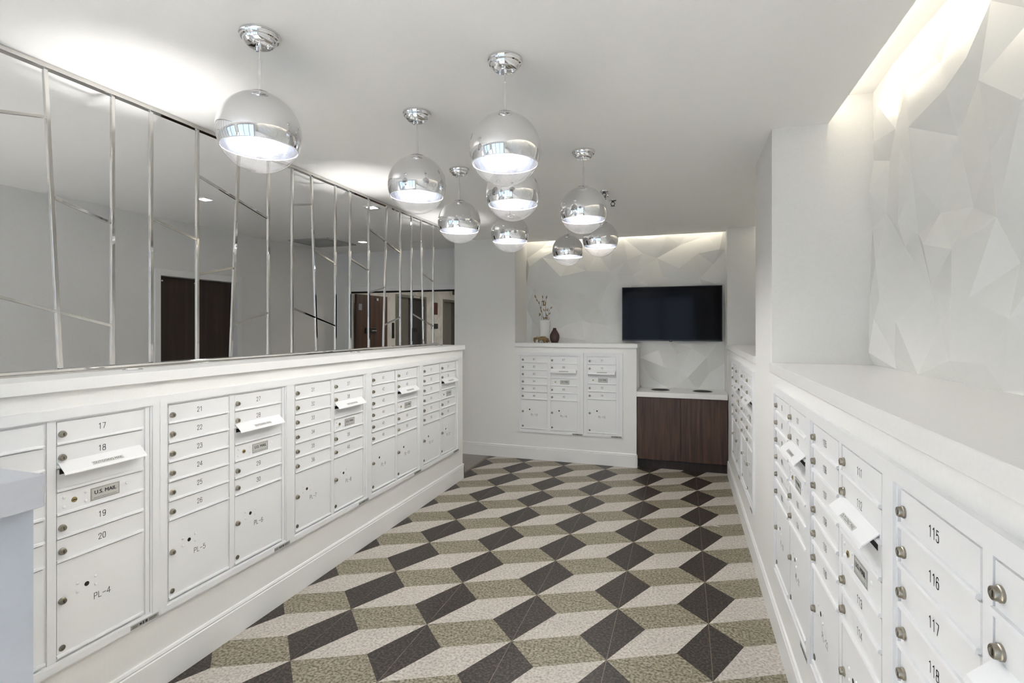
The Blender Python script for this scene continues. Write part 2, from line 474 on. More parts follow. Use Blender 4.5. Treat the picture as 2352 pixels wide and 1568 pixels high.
# ------------------------------------------------------------------ faceted relief walls
def relief(name, u0, u1, v0, v1, hubs, seed, label, place, amp=.058, spacing=.205):
    rnd = random.Random(seed)
    pts = []; hts = []
    def ok(p, d):
        return all((p[0]-q[0])**2+(p[1]-q[1])**2 > d*d for q in pts)
    for i, (a, b) in enumerate(hubs):
        if u0+.04 < a < u1-.04 and v0+.04 < b < v1-.04 and ok((a, b), .05):
            pts.append((a, b)); hts.append(rnd.choice((0.0, 1.0, .12, .85)) )
    tries = 0
    while tries < 4000:
        tries += 1
        p = (rnd.uniform(u0+.05, u1-.05), rnd.uniform(v0+.05, v1-.05))
        if ok(p, spacing*rnd.uniform(.8, 1.25)):
            pts.append(p); hts.append(rnd.choice((0.0, 1.0, .3, .75)))
    n = max(2, int((u1-u0)/.3)); k = max(2, int((v1-v0)/.3))
    for i in range(n+1):
        t = u0+(u1-u0)*i/n
        for v in (v0, v1): pts.append((t, v)); hts.append(rnd.uniform(.2, .7))
    for j in range(1, k):
        t = v0+(v1-v0)*j/k
        for u in (u0, u1): pts.append((u, t)); hts.append(rnd.uniform(.1, .8))
    vo, eo, fo, ov, oe, of = delaunay_2d_cdt([Vector(p) for p in pts], [], [], 0, 1e-5)
    hh = []
    for i, v in enumerate(vo):
        hh.append(hts[ov[i][0]] if ov[i] else .5)
    mb = MB()
    mb.add([place(v[0], v[1], h*amp) for v, h in zip(vo, hh)], [tuple(f) for f in fo])
    me = mb.mesh(name, 'relief_white')
    o = link(name, me)
    return tag(o, label, 'wall', kind='structure')

HB = [(-2.012, 2.804), (-1.807, 2.598), (-0.734, 2.81), (-0.496, 2.602), (-0.418, 2.771), (-0.035, 2.689), (-0.318, 2.537), (0.172, 2.567), (0.272, 2.79), (-0.051, 2.39), (0.188, 2.253), (0.375, 2.187), (-0.429, 2.202), (-0.896, 2.378), (-0.943, 2.185), (-0.821, 2.323), (-1.002, 2.027), (-0.891, 2.019), (-1.276, 1.756), (-1.162, 1.714), (-1.031, 1.909), (-1.575, 1.836), (-1.757, 2.076), (-1.324, 1.877), (-1.471, 1.697), (-0.931, 1.69), (-1.24, 1.494), (-0.99, 1.555), (-1.52, 1.521), (-0.197, 2.81), (0.417, 2.606), (-0.252, 2.311), (-1.833, 2.728),
      (-.30, 1.37), (.10, 1.40), (-.05, 1.13), (.05, 1.04), (.30, 1.10), (-.22, 1.16), (-.40, 1.02)]
HR = [(2.417, 2.69), (2.204, 2.559), (2.896, 2.603), (2.725, 2.55), (3.121, 2.81), (1.953, 2.608), (2.427, 2.4), (2.746, 2.744), (2.386, 2.572), (2.15, 2.498), (2.355, 2.797), (2.678, 2.843), (3.209, 2.642), (2.705, 2.327), (2.849, 2.506), (2.095, 2.731), (2.252, 2.622), (2.843, 2.147), (2.064, 2.021), (2.655, 1.84), (2.358, 1.96), (2.578, 2.011), (2.571, 2.136), (2.762, 2.082), (2.234, 1.773), (1.996, 1.696), (3.189, 1.714), (2.929, 2.048), (2.3, 2.103), (2.038, 1.869), (2.571, 1.672), (2.358, 1.765), (2.119, 1.481), (3.108, 1.82), (2.631, 1.468)]
relief('wall_back_relief', -2.037, .477, .88, ZT, HB, 3, 'white faceted relief wall behind the television', lambda u, v, h: (u, 6.83-h, v))
relief('wall_right_relief', -1.6, 3.294, 1.463, ZT, HR, 8, 'white faceted relief wall in the near right niche', lambda u, v, h: (1.0-h, u, v))
relief('wall_right_far_relief', 4.0, 6.43, 1.463, ZT, [], 11, 'white faceted relief wall in the far right niche', lambda u, v, h: (1.0-h, u, v))

# warm strips hidden in the ceiling slots
def strip(name, b, label):
    tag(boxes(b).build(name, 'cove_glow'), label, 'light strip', 'warm strips in the ceiling slots')
strip('led_strip', (.767, .775, -1.5, 3.27, 2.885, 2.905), 'warm light strip in the slot above the near right niche')
strip('led_strip', (.767, .775, 4.03, 6.40, 2.885, 2.905), 'warm light strip in the slot above the far right niche')
strip('led_strip', (-2.0, .45, 6.681, 6.689, 2.885, 2.905), 'warm light strip in the slot above the television wall')

# ------------------------------------------------------------------ mailboxes
STROKE = {
 '0': [[(.37,1),(.2,1),(.12,.78),(.12,.22),(.2,0),(.37,0),(.54,0),(.62,.22),(.62,.78),(.54,1),(.37,1)]],
 '1': [[(.2,.82),(.42,1)],[(.42,1),(.42,0)]],
 '2': [[(.12,.70),(.14,.92),(.28,1),(.46,1),(.6,.9),(.6,.64),(.45,.42),(.12,0)],[(.12,0),(.63,0)]],
 '3': [[(.13,.80),(.18,1),(.38,1),(.58,1),(.58,.54),(.38,.54),(.3,.54)],[(.3,.54),(.45,.54),(.64,.50),(.64,0),(.38,0),(.15,0),(.11,.2)]],
 '4': [[(.5,0),(.5,1)],[(.5,1),(.06,.3)],[(.06,.3),(.68,.3)]],
 '5': [[(.58,1),(.2,1)],[(.2,1),(.15,.54)],[(.15,.54),(.28,.66),(.48,.66),(.63,.52),(.63,.14),(.48,0),(.22,0),(.11,.16)]],
 '6': [[(.58,.86),(.5,1),(.3,1),(.14,.85),(.11,.45),(.12,.1),(.25,0),(.5,0),(.63,.14),(.63,.46),(.48,.6),(.28,.6),(.12,.42)]],
 '7': [[(.12,1),(.62,1)],[(.62,1),(.3,0)]],
 '8': [[(.37,.54),(.16,.58),(.14,1),(.37,1),(.60,1),(.58,.58),(.37,.54),(.10,.48),(.10,0),(.37,0),(.64,0),(.64,.48),(.37,.54)]],
 '9': [[(.16,.14),(.24,0),(.44,0),(.60,.15),(.63,.55),(.62,.9),(.49,1),(.24,1),(.11,.86),(.11,.54),(.26,.4),(.46,.4),(.62,.58)]],
 'P': [[(.14,0),(.14,1)],[(.14,1),(.40,1),(.62,1),(.62,.48),(.40,.48),(.14,.48)]],
 'L': [[(.14,1),(.14,0)],[(.14,0),(.6,0)]],
 '-': [[(.1,.5),(.65,.5)]],
}
def chaikin(p, n=2):
    if len(p) < 3: return p
    for _ in range(n):
        q = [p[0]]
        for (ax, az), (bx, bz) in zip(p[:-1], p[1:]):
            q += [(ax*.75+bx*.25, az*.75+bz*.25), (ax*.25+bx*.75, az*.25+bz*.75)]
        p = q+[p[-1]]
    return p
NUM = {}
def number_mesh(s, h=.0225, th=.0024):
    if (s, h) in NUM: return NUM[(s, h)]
    mb = MB(); adv = .72*h; w = adv*len(s)
    for i, ch in enumerate(s):
        for ln in STROKE[ch]:
            ln = chaikin(ln)
            for (ax, az), (bx, bz) in zip(ln[:-1], ln[1:]):
                p = Vector((-w/2+i*adv+ax*h*.92, 0, az*h-h/2)); q = Vector((-w/2+i*adv+bx*h*.92, 0, bz*h-h/2))
                d = (q-p).normalized(); n = Vector((-d.z, 0, d.x))*th/2; e = d*th*.4
                mb.add([p-n-e, q-n+e, q+n+e, p+n-e], [(0,1,2,3)])
    me = mb.mesh('number', 'ink'); NUM[(s, h)] = me
    return me

def door_mesh(w, h):
    mb = MB()
    mb.box(0, w, -.0065, -.0005, .004, h-.003)             # plate
    mb.prism([(-.0055, .0135), (-.0125, .0125), (-.0145, .006), (-.0145, .003), (-.0055, .002)], 'x', -.003, w+.002)   # drip lip at the bottom
    return mb.mesh('door', 'mail_white')
DOOR = {}
def door(parent, x, z, w, h):
    k = (round(w, 4), round(h, 4))
    if k not in DOOR: DOOR[k] = door_mesh(w, h)
    return link('door', DOOR[k], parent, (x, 0, z))
mb = MB(); mb.lathe([(0, 0), (.0135, 0), (.0135, .004), (.0118, .0055), (.0112, .012), (.0100, .0135), (.0072, .0135), (.0068, .0118), (0, .0118)], 20, 'y')
mb.box(-.0013, .0013, -.0122, -.0117, -.0062, .0045, 1)
LOCK = mb.mesh('lock', ['nickel', 'hole_black'])
mb = MB(); mb.lathe([(0, 0), (.0115, 0), (.0115, .0025), (.0100, .0035), (.006, .0035), (.0055, .0025), (0, .0025)], 20, 'y')
PLUG = mb.mesh('plug', ['dull_nickel'])
mb = MB(); mb.lathe([(0, 0), (.0105, 0), (.0100, .003), (0, .0036)], 18, 'y'); mb.box(-.0075, .0075, -.0042, -.0034, -.0014, .0014, 1)
BRASS = mb.mesh('lock', ['brass', 'hole_black'])
mb = MB(); mb.lathe([(0, 0), (.0092, 0), (.0092, .0004), (0, .0004)], 18, 'y')
HOLE = mb.mesh('peephole', ['hole_black'])
mb = MB(); mb.lathe([(0, 0), (.0062, 0), (.0052, .0022), (.0030, .0035), (0, .004)], 12, 'y')
RIVET = mb.mesh('rivet', ['mail_white'])
mb = MB()
mb.box(-.058, .058, -.0012, 0, -.0265, .0265, 0)
for q in ((-.055, .055, .0225, .0235), (-.055, .055, -.0235, -.0225), (-.055, -.054, -.0235, .0235), (.054, .055, -.0235, .0235)):
    mb.box(q[0], q[1], -.0016, -.0011, q[2], q[3], 1)
MAILPLATE = mb.mesh('name_plate', ['steel_plate', 'ink'])
mb = MB()
mb.box(0, .128, -.0006, 0, 0, .020, 0)
for q in ((.006, .034, .012, .0135), (.006, .034, .008, .0095), (.006, .030, .004, .0055), (.040, .050, .005, .014), (.054, .060, .003, .016),
          (.066, .076, .004, .0155), (.082, .120, .011, .0135), (.082, .118, .007, .0085), (.082, .112, .003, .0045)):
    mb.box(q[0], q[1], -.0009, -.0005, q[2], q[3], 1)
STRIP = mb.mesh('maker_sticker', ['sticker_grey', 'ink'])
US = text_mesh('U.S. MAIL', .0215, 'ink', .0006)
US2 = text_mesh('APPROVED BY THE POSTMASTER GENERAL', .0048, 'ink')
OUT = text_mesh('OUTGOING MAIL', .0145, 'ink')
FLAP = {}
def flap_mesh(w):
    if w in FLAP: return FLAP[w]
    mb = MB()
    # folded sheet: sloping hood with a narrow lip, open underneath
    t = .0022
    outer = [(-.006, .047), (-.046, .011), (-.050, .003), (-.050-t*.3, .0), (-.048, -.001), (-.0435, .0095), (-.006, .0435)]
    mb.prism(outer, 'x', 0, w)
    mb.box(.006, w-.012, -.0072, -.006, -.002, .018, 1)     # dark slot behind
    FLAP[w] = mb.mesh('mail_flap', ['mail_white', 'hole_black'])
    return FLAP[w]

COLW = .335
def column(u, x, rows, lockx=.034):
    """rows: list of (kind, text, z_top, z_bottom)"""
    for kind, txt, zt, zb in rows:
        h = zt-zb
        if kind == 'box':
            d = door(u, x, zb, COLW, h)
            link('lock', LOCK, d, (.017, -.0065, h/2-.004)); link('number', number_mesh(txt), d, (.165, -.0069, h/2+.003))
        elif kind == 'out':
            d = door(u, x, zb, COLW, h)
            fw = .322
            f_ = link('mail_flap', flap_mesh(fw), d, (.002, 0, h-.0206))
            st = MB(); st.box(-.062, .062, -.0004, 0, -.0085, .0085); s_ = st.build('flap_sticker', 'flap_grey', f_, (fw/2+.004, -.0372, .0195))
            s_.rotation_euler = (math.radians(-48), 0, 0)
            o = link('lettering', OUT, d, (fw/2+.008, -.0376, h-.0206+.0200)); o.rotation_euler = (math.radians(-48), 0, 0)
            # sticker belongs to the flap, its print to the door: keep three levels only
            s_.parent = d; s_.location = (fw/2+.008, -.0372, h-.0206+.0195)
            f_.location = (.002, 0, h-.0206)
        elif kind == 'us':
            d = door(u, x, zb, COLW, h)
            link('name_plate', MAILPLATE, d, (.177, -.0065, h/2+.001))
            link('lettering', US, d, (.177, -.0085, h/2+.006)); link('lettering', US2, d, (.177, -.0085, h/2-.0155))
            link('lock', BRASS, d, (.060, -.0065, h/2+.002))
            for dx, dz in ((-.036, .018), (-.036, -.018), (.042, .018), (.042, -.018), (.205, .008)):
                link('rivet', RIVET, d, (.060+dx, -.0065, h/2+.002+dz))
        elif kind == 'pl':
            d = door(u, x, zb, COLW, h)
            link('lock', LOCK, d, (.017, -.0065, h*.59)); link('plug', PLUG, d, (.017, -.0065, .034))
            link('peephole', HOLE, d, (.106, -.0065, h*.66))
            for sx, sz in ((-.034, .017), (-.034, -.017), (.034, .017), (.034, -.017)):
                link('rivet', RIVET, d, (.106+sx, -.0065, h*.66+sz))
            link('number', number_mesh(txt, .024), d, (.165, -.0069, h*.485))

ZR = [1.301-.0916*k for k in range(7)]
def col_plain(nums, pl):
    return [('box', str(n), ZR[i], ZR[i+1]) for i, n in enumerate(nums)] + [('pl', 'PL-%d' % pl, ZR[6], .382)]
def col_mail(nums, pl):
    a, b, c, d = nums
    return [('box', str(a), ZR[0], ZR[1]), ('box', str(b), ZR[1], ZR[2]), ('out', '', ZR[2], ZR[3]), ('us', '', ZR[3], ZR[4]),
            ('box', str(c), ZR[4], ZR[5]), ('box', str(d), ZR[5], ZR[6]), ('pl', 'PL-%d' % pl, ZR[6], .382)]
def col_single(nums, pl):
    a, b, c, d = nums
    z = [1.301, 1.208, 1.116, 1.064, .973, .880, .786, .378]
    return [('box', str(a), z[0], z[1]), ('box', str(b), z[1], z[2]), ('out', '', z[2], z[3]), ('us', '', z[3], z[4]),
            ('box', str(c), z[4], z[5]), ('box', str(d), z[5], z[6]), ('pl', 'PL-%d' % pl, z[6], z[7])]

def unit(label, loc, rz, cols, width, ends=(.034, .034)):
    u = thing('mailbox_unit', label, 'mailbox', loc, rz, 'recessed mailbox units')
    mb = MB()
    zt, zb, L, R = 1.311, .366, -ends[0], width+ends[1]
    yo = -.017
    mb.box(L, R, yo, 0, zt, 1.350); mb.box(L, R, yo, 0, .338, zb)
    mb.box(L, 0, yo, 0, zb, zt); mb.box(width, R, yo, 0, zb, zt)
    # narrow inner step all round
    for q in ((0, .008, zb, zt), (width-.008, width, zb, zt), (.008, width-.008, zt-.006, zt), (.008, width-.008, zb, zb+.008)):
        mb.box(q[0], q[1], -.010, 0, q[2], q[3])
    mb.box(0, width, -.0006, 0, zb, zt)
    mb.build('frame', 'mail_white', u)
    if len(cols) == 2:
        m2 = MB(); m2.box(.364, .394, -.008, 0, zb, zt); m2.build('stile', 'mail_white', u)
    m3 = MB(); x_end = .024+COLW + (.380 if len(cols) == 2 else 0)
    m3.box(x_end+.006, width-.010, -.008, 0, zb+.008, zt-.006); m3.build('stile', 'mail_white', u)
    for i, c in enumerate(cols):
        column(u, .018+.380*i, c)
    link('maker_sticker', STRIP, u, (R-.136, yo-.0003, .340))
    return u
W2 = .774
LW = [(.963, (11, 12, 13, 14, 15, 16), 3, (17, 18, 19, 20), 4, 'white mailbox unit with doors 17 to 20, nearest on the left wall'),
      (1.804, range(21, 27), 5, (27, 28, 29, 30), 6, 'second white mailbox unit from the near end of the left wall, doors 21 to 30'),
      (2.645, range(31, 37), 7, (37, 38, 39, 40), 8, 'third and middle white mailbox unit of the left wall, doors 31 to 40'),
      (3.486, range(41, 47), 9, (47, 48, 49, 50), 10, 'fourth white mailbox unit of the left wall, doors 41 to 50'),
      (4.327, range(51, 57), 11, (57, 58, 59, 60), 12, 'white mailbox unit at the far end of the left wall')]
for y, a, pa, b, pb, lab in LW:
    unit(lab, (XL, y, 0), math.radians(90), [col_plain(a, pa), col_mail(b, pb)], W2)
unit('double white mailbox unit in the low wall below the vases', (-1.966, YB, 0), 0, [col_plain(range(61, 67), 13), col_mail((67, 68, 69, 70), 14)], W2)
unit('single-column white mailbox unit next to the walnut cabinet', (-1.117, YB, 0), 0, [col_single((71, 72, 73, 74), 15)], .396)
RW = [(5.69, range(75, 81), 16, (81, 82, 83, 84), 17, 'white mailbox unit on the right wall farthest back, by the cabinet'),
      (4.83, range(85, 91), 18, (91, 92, 93, 94), 19, 'white mailbox unit on the right wall just beyond the pier'),
      (3.113, range(95, 101), 20, (101, 102, 103, 104), 21, 'white mailbox unit on the right wall just before the pier'),
      (2.272, range(105, 111), 22, (111, 112, 113, 114), 23, 'white mailbox unit with doors 105 to 114 on the right wall'),
      (1.431, range(115, 121), 24, (121, 122, 123, 124), 25, 'white mailbox unit with doors 115 to 118, nearest on the right')]
for y, a, pa, b, pb, lab in RW:
    unit(lab, (XR, y, 0), math.radians(-90), [col_plain(a, pa), col_mail(b, pb)], W2)

# ------------------------------------------------------------------ chrome screen
XS = -2.605; ZB0 = 1.486; ZB1 = 2.782
scr = thing('metal_screen', 'polished chrome bar screen standing on the left half wall', 'screen', (XS, 0, 1.466))
def sp(y, z): return (0, y, z-1.466)
boxes((-.018, .018, -.39, 5.25, 2.778-1.466, ZC-1.466)).build('top_rail', 'chrome_bar', scr, bev=.0015)
m = boxes((-.022, .022, -.39, 5.25, 0, .020), (.022, .060, -.39, 5.25, 0, .006))
m.build('bottom_track', 'chrome_bar', scr, bev=.0015)
PER = 1.6838
UPS = [(0, 0), (.197, .256), (.476, .476), (.666, .666), (.934, .934), (1.225, 1.163), (1.463, 1.463)]
XB = [((0, 2.524), (.203, 2.573)), ((0, 1.801), (.473, 1.674)), ((.232, 2.231), (.473, 2.166)), ((.672, 2.227), (.93, 2.160)),
      ((.94, 2.524), (1.46, 2.384)), ((.934, 1.965), (1.176, 2.027)), ((1.171, 1.682), (1.463, 1.760))]
for k in range(-1, 3):
    y0 = 1.2945+PER*k
    for t, b in UPS:
        if y0+t > 5.25: continue
        mb = MB(); mb.bar(sp(y0+b, ZB0), sp(y0+t, ZB1), .016); mb.build('upright', 'chrome_bar', scr, bev=.0015)
    for (ya, za), (yb, zb) in XB:
        if y0+yb > 5.25: continue
        mb = MB(); mb.bar(sp(y0+ya, za), sp(y0+yb, zb), .013); mb.build('crossbar', 'chrome_bar', scr, bev=.0012)

# puck uplights on the ledge in front of the screen
for y, lab in ((1.76, 'small puck uplight on the left ledge nearest the viewer'), (3.50, 'small puck uplight halfway along the left ledge'),
               (4.98, 'small puck uplight near the far end of the left ledge')):
    u = thing('puck_uplight', lab, 'uplight', (-2.455, y, 1.466), group='puck uplights on the ledge')
    mb = MB(); mb.lathe([(0, 0), (.040, 0), (.040, .004), (.036, .007), (.029, .007), (.027, .004), (0, .004)], 24); mb.build('ring', 'chrome', u)
    mb = MB(); mb.lathe([(.026, .0045), (.018, .0062), (0, .007)], 20); mb.build('lens', 'puck_lens', u)
    ld = bpy.data.lights.new('puck_beam', 'SPOT'); ld.energy = UPLIGHT; ld.spot_size = math.radians(48); ld.spot_blend = 1.0; ld.shadow_soft_size = .02
    ld.color = (1.0, .98, .95)
    lo = bpy.data.objects.new('puck_beam', ld); COL.objects.link(lo); lo.parent = u; lo.location = (0, 0, .022)
    lo.rotation_euler = (math.radians(180), math.radians(3), 0)

# ------------------------------------------------------------------ pendants
R = .1524; RIM = -.062
def make_pendant():
    P = {}
    mb = MB(); mb.lathe([(0, 0), (.074, 0), (.074, -.008), (.070, -.011), (.068, -.020), (.062, -.023), (.060, -.031), (.050, -.040), (.046, -.043), (0, -.043)], 40); P['canopy'] = mb.mesh('canopy', 'chrome')
    mb = MB()
    for a in (.5, 2.6, 4.7): mb.lathe([(0, -.052), (.006, -.052), (.006, -.043), (0, -.043)], 10, o=(.033*math.cos(a), .033*math.sin(a), 0))
    P['screw'] = mb.mesh('canopy_screws', 'chrome')
    zc = -(ZC-2.42)
    mb = MB(); mb.lathe([(0, -.043), (.007, -.043), (.007, -.060), (.0028, -.062), (.0028, -.096), (.0065, -.099), (.0065, zc+R-.004), (.014, zc+R-.004), (.014, zc+R+.002), (0, zc+R+.002)], 14); P['stem'] = mb.mesh('stem', 'chrome')
    mb = MB()
    prof = [(.040, zc+R*.985), (.038, zc+R*1.000), (.026, zc+R*1.035), (.012, zc+R*1.05), (0, zc+R*1.052)]
    mb.lathe(prof, 32); P['cap'] = mb.mesh('cap', 'chrome')
    def arc(z0, z1, rr, n):
        t0, t1 = math.asin(z0/R), math.asin(z1/R)
        return [(rr*math.cos(t0+(t1-t0)*i/n), zc+rr*math.sin(t0+(t1-t0)*i/n)) for i in range(n+1)]
    top = arc(R*.985, RIM, R, 26)
    mb = MB(); mb.lathe(top, 56); P['mirror_shade'] = mb.mesh('mirror_shade', 'chrome_globe')
    mb = MB(); mb.lathe([(a_*.985, zc+(b_-zc)*.985) for a_, b_ in arc(R*.95, RIM, R, 20)], 48); P['inner_mirror'] = mb.mesh('inner_mirror', 'inner_mirror')
    low = arc(RIM, -R*.9999, R, 22); low[-1] = (0, zc-R)
    mb = MB(); mb.lathe(low, 56); P['glass_bowl'] = mb.mesh('glass_bowl', 'globe_glass')
    rr = math.sqrt(R*R-RIM*RIM)
    mb = MB(); mb.lathe([(rr-.0016, zc+RIM+.001), (rr+.0010, zc+RIM+.001), (rr+.0010, zc+RIM-.0012), (rr-.0016, zc+RIM-.0012), (rr-.0016, zc+RIM+.001)], 56); P['rim'] = mb.mesh('rim', 'white_glaze')
    mb = MB(); mb.lathe([(0, zc+R*.98), (.018, zc+R*.98), (.020, zc+.065), (.016, zc+.050), (0, zc+.050)], 20); P['socket'] = mb.mesh('socket', 'white_glaze')
    mb = MB(); mb.lathe([(.013, zc+.052), (.016, zc+.040), (.030, zc+.016), (.034, zc-.004), (.030, zc-.022), (.018, zc-.034), (0, zc-.038)], 24); P['bulb'] = mb.mesh('bulb', 'bulb_glow')
    return P
PP = make_pendant()
PEND = [((-1.556, 1.604), 'mirrored globe pendant lamp nearest on the left, in front of the screen'),
        ((-.717, 2.081), 'mirrored globe pendant lamp nearest in the middle of the ceiling'),
        ((-1.338, 2.454), 'mirrored globe pendant lamp, second from the left'),
        ((-1.529, 3.428), 'small-looking mirrored globe pendant just right of the end of the screen rail'),
        ((-.613, 3.331), 'mirrored globe pendant lamp in front of the sprinklers, upper one of the right three'),
        ((-.915, 2.790), 'mirrored globe pendant lamp partly hidden behind the near middle one'),
        ((-1.328, 3.972), 'mirrored globe pendant lamp lowest of the middle column of three'),
        ((-1.083, 5.039), 'mirrored globe pendant lamp farthest back, lowest in the picture'),
        ((-.677, 4.473), 'mirrored globe pendant lamp in the right three, nearest the television')]
for (x, y), lab in PEND:
    t = thing('pendant_lamp', lab, 'lamp', (x, y, ZC), group='mirrored globe pendants')
    for nm, me in PP.items():
        link({'screw': 'canopy_screws'}.get(nm, nm), me, t)

# ------------------------------------------------------------------ television, cabinet, worktop
tv = thing('television', 'black flat television on the relief wall above the cabinet', 'television', (-.149, 6.74, 1.829))
boxes((-.593, .593, -.020, .012, -.338, .338)).build('bezel', 'black_plastic', tv, bev=.003)
boxes((-.583, .583, -.0215, -.019, -.322, .329)).build('panel', 'screen_glass', tv)
boxes((-.30, .30, .012, .055, -.20, .20)).build('wall_mount', 'black_plastic', tv, bev=.004)
boxes((-.018, .018, -.022, -.004, -.346, -.336)).build('sensor_tab', 'black_plastic', tv)
link('lettering', text_mesh('LG', .011, 'sticker_grey', .0002), tv, (0, -.0224, -.3305))

cab = thing('cabinet', 'low walnut cabinet with two doors under the television', 'cabinet', (-.025, 6.33, 0))
boxes((-.498, .498, .010, .50, .105, .842)).build('body', 'walnut_dark', cab)
for x0, x1 in ((-.496, -.0085), (-.0055, .496)):
    boxes((x0, x1, -.012, .010, .108, .838)).build('door', 'walnut', cab, bev=.001)
boxes((-.498, .498, .035, .48, 0, .105)).build('toe_kick', 'walnut_dark', cab)
wt = thing('worktop', 'white worktop with two round waste openings on the cabinet', 'worktop', (-.025, 6.30, .842))
boxes((-.500, .500, 0, .52, 0, .058)).build('slab', 'stone_top', wt, bev=.002)
for x in (-.242, .240):
    mb = MB(); mb.lathe([(.112, 0), (.112, .003), (.104, .004), (.100, .002), (.100, -.002)], 36, o=(x, .272, .058)); g = mb.build('opening_ring', 'dark_metal', wt)
    mb = MB(); mb.lathe([(0, .0006), (.101, .0006)], 36, o=(x, .272, .058)); mb.build('opening', 'hole_black', g)

# ------------------------------------------------------------------ vases and driftwood on the low wall
ZL = 1.463
v = thing('bottle_vase', 'dark brown bottle vase on the low wall', 'vase', (-1.568, 6.50, ZL))
mb = MB(); mb.lathe([(0, 0), (.040, 0), (.048, .010), (.060, .045), (.064, .075), (.060, .102), (.047, .130), (.030, .158), (.022, .172), (.021, .186), (.017, .189), (.014, .186), (.015, .172), (0, .168)], 36); mb.build('body', 'brown_glaze', v)
v = thing('cylinder_vase', 'tall white vase against the relief wall holding dried branches', 'vase', (-1.725, 6.60, ZL))
mb = MB(); mb.lathe([(0, 0), (.056, 0), (.060, .010), (.068, .14), (.072, .285), (.069, .289), (.066, .285), (.062, .14), (.055, .02), (0, .02)], 36); mb.build('body', 'white_glaze', v)
br = thing('dried_branch', 'dried branches with tan leaves in the white vase', 'branch', (-1.725, 6.60, ZL+.03))
rnd = random.Random(5)
mb = MB(); mb.lathe([(0, -.030)], 4) if False else None
lf = MB()
lf.add([(0, 0, 0), (.008, .0015, .018), (.0055, .002, .040), (0, 0, .056), (-.0055, .002, .040), (-.008, .0015, .018), (0, -.002, .02), (0, -.002, .04)],
       [(0, 1, 6), (1, 2, 7, 6), (2, 3, 7), (3, 4, 7), (4, 5, 6, 7), (5, 0, 6)], 0, True)
LEAF = lf.mesh('leaf', 'dry_leaf')
stems = [[(-.01, 0, 0), (-.03, 0, .22), (-.055, .0, .42), (-.115, -.01, .565)],
         [(0, 0, 0), (-.01, -.01, .25), (-.045, -.01, .43), (-.02, -.02, .565)],
         [(.01, 0, 0), (.015, 0, .24), (.015, -.01, .42), (.022, -.01, .56)],
         [(.01, -.01, 0), (.04, -.01, .24), (.055, -.02, .36), (.095, -.03, .44)],
         [(.02, .01, 0), (.05, -.01, .26), (.075, -.02, .30)]]
for st in stems:
    s = MB(); s.tube(st, [.0028, .0026, .002, .0012], 6) if len(st) == 4 else s.tube(st, [.0028, .0024, .0014], 6)
    s.build('stem', 'twig', br)
LV = [(-.115, .545, -20), (-.095, .50, -15), (-.025, .545, -8), (.024, .535, 10), (-.040, .50, 80), (-.05, .44, -170), (-.03, .455, 85), (-.015, .46, 20), (.016, .455, 5), (.010, .44, -30),
      (-.055, .40, 160), (-.06, .36, 205), (-.045, .345, 215), (.0, .37, -25), (.02, .375, 15), (.04, .37, 25), (.085, .41, 55), (.06, .33, 50), (.015, .315, 80), (.03, .31, -10), (.045, .30, -100),
      (.005, .265, -30), (.05, .275, -75), (.055, .20, 15), (.025, .26, 150), (-.07, .47, -15)]
for i, (x, z, a) in enumerate(LV):
    l = link('leaf', LEAF, br, (x, -.015+rnd.uniform(-.015, .01), z))
    l.rotation_euler = (rnd.uniform(-.4, .4), math.radians(a), rnd.uniform(-.6, .6)); s = rnd.uniform(.75, 1.05); l.scale = (s*1.15, s, s)
dw = MB()
def blob(pts, rad, seg=10):
    dw.tube(pts, rad, seg)
blob([(-.095, 0, .020), (-.085, -.004, .050), (-.060, 0, .060), (-.030, .004, .052), (.0, 0, .056), (.045, 0, .054), (.085, .0, .036), (.11, 0, .018)], [.010, .020, .020, .014, .024, .026, .020, .008])
blob([(-.080, -.005, .050), (-.084, -.008, .024), (-.078, -.008, .001)], [.018, .014, .006])
blob([(-.02, .01, .045), (-.03, -.012, .020), (-.022, -.016, .001)], [.016, .010, .007])
blob([(.03, .0, .045), (.035, .014, .020), (.045, .018, .001)], [.018, .012, .008])
blob([(.07, 0, .040), (.075, -.012, .018), (.085, -.014, .001)], [.016, .010, .007])
for i, p in enumerate(dw.v):
    q = rnd.uniform(-.0035, .0035); dw.v[i] = (p[0]+q, p[1]+rnd.uniform(-.003, .003), max(0.0, p[2]+rnd.uniform(-.003, .003)))
o = dw.build('driftwood', 'driftwood', None, (-1.728, 6.43, ZL))
tag(o, 'gnarled tan driftwood piece left of the brown vase', 'driftwood')

# ------------------------------------------------------------------ ceiling fittings
def sprinkler(x, y, lab):
    t = thing('sprinkler', lab, 'sprinkler', (x, y, ZC), group='ceiling sprinklers')
    mb = MB(); mb.lathe([(0, 0), (.036, 0), (.034, -.006), (.018, -.010), (0, -.010)], 24); mb.build('escutcheon', 'chrome', t)
    mb = MB(); mb.lathe([(0, -.010), (.012, -.010), (.012, -.020), (0, -.020)], 14)
    mb.tube([(-.010, 0, -.020), (-.018, 0, -.034), (-.004, 0, -.050)], .0035, 6); mb.tube([(.010, 0, -.020), (.018, 0, -.034), (.004, 0, -.050)], .0035, 6)
    mb.build('frame', 'dark_metal', t)
    mb = MB(); mb.lathe([(0, -.050), (.019, -.050), (.019, -.053), (0, -.053)], 16); mb.build('deflector', 'dark_metal', t)
sprinkler(-.628, 4.36, 'metal ceiling sprinkler half hidden behind a globe pendant')
sprinkler(-.600, 4.70, 'metal ceiling sprinkler in the clear right of the pendants')
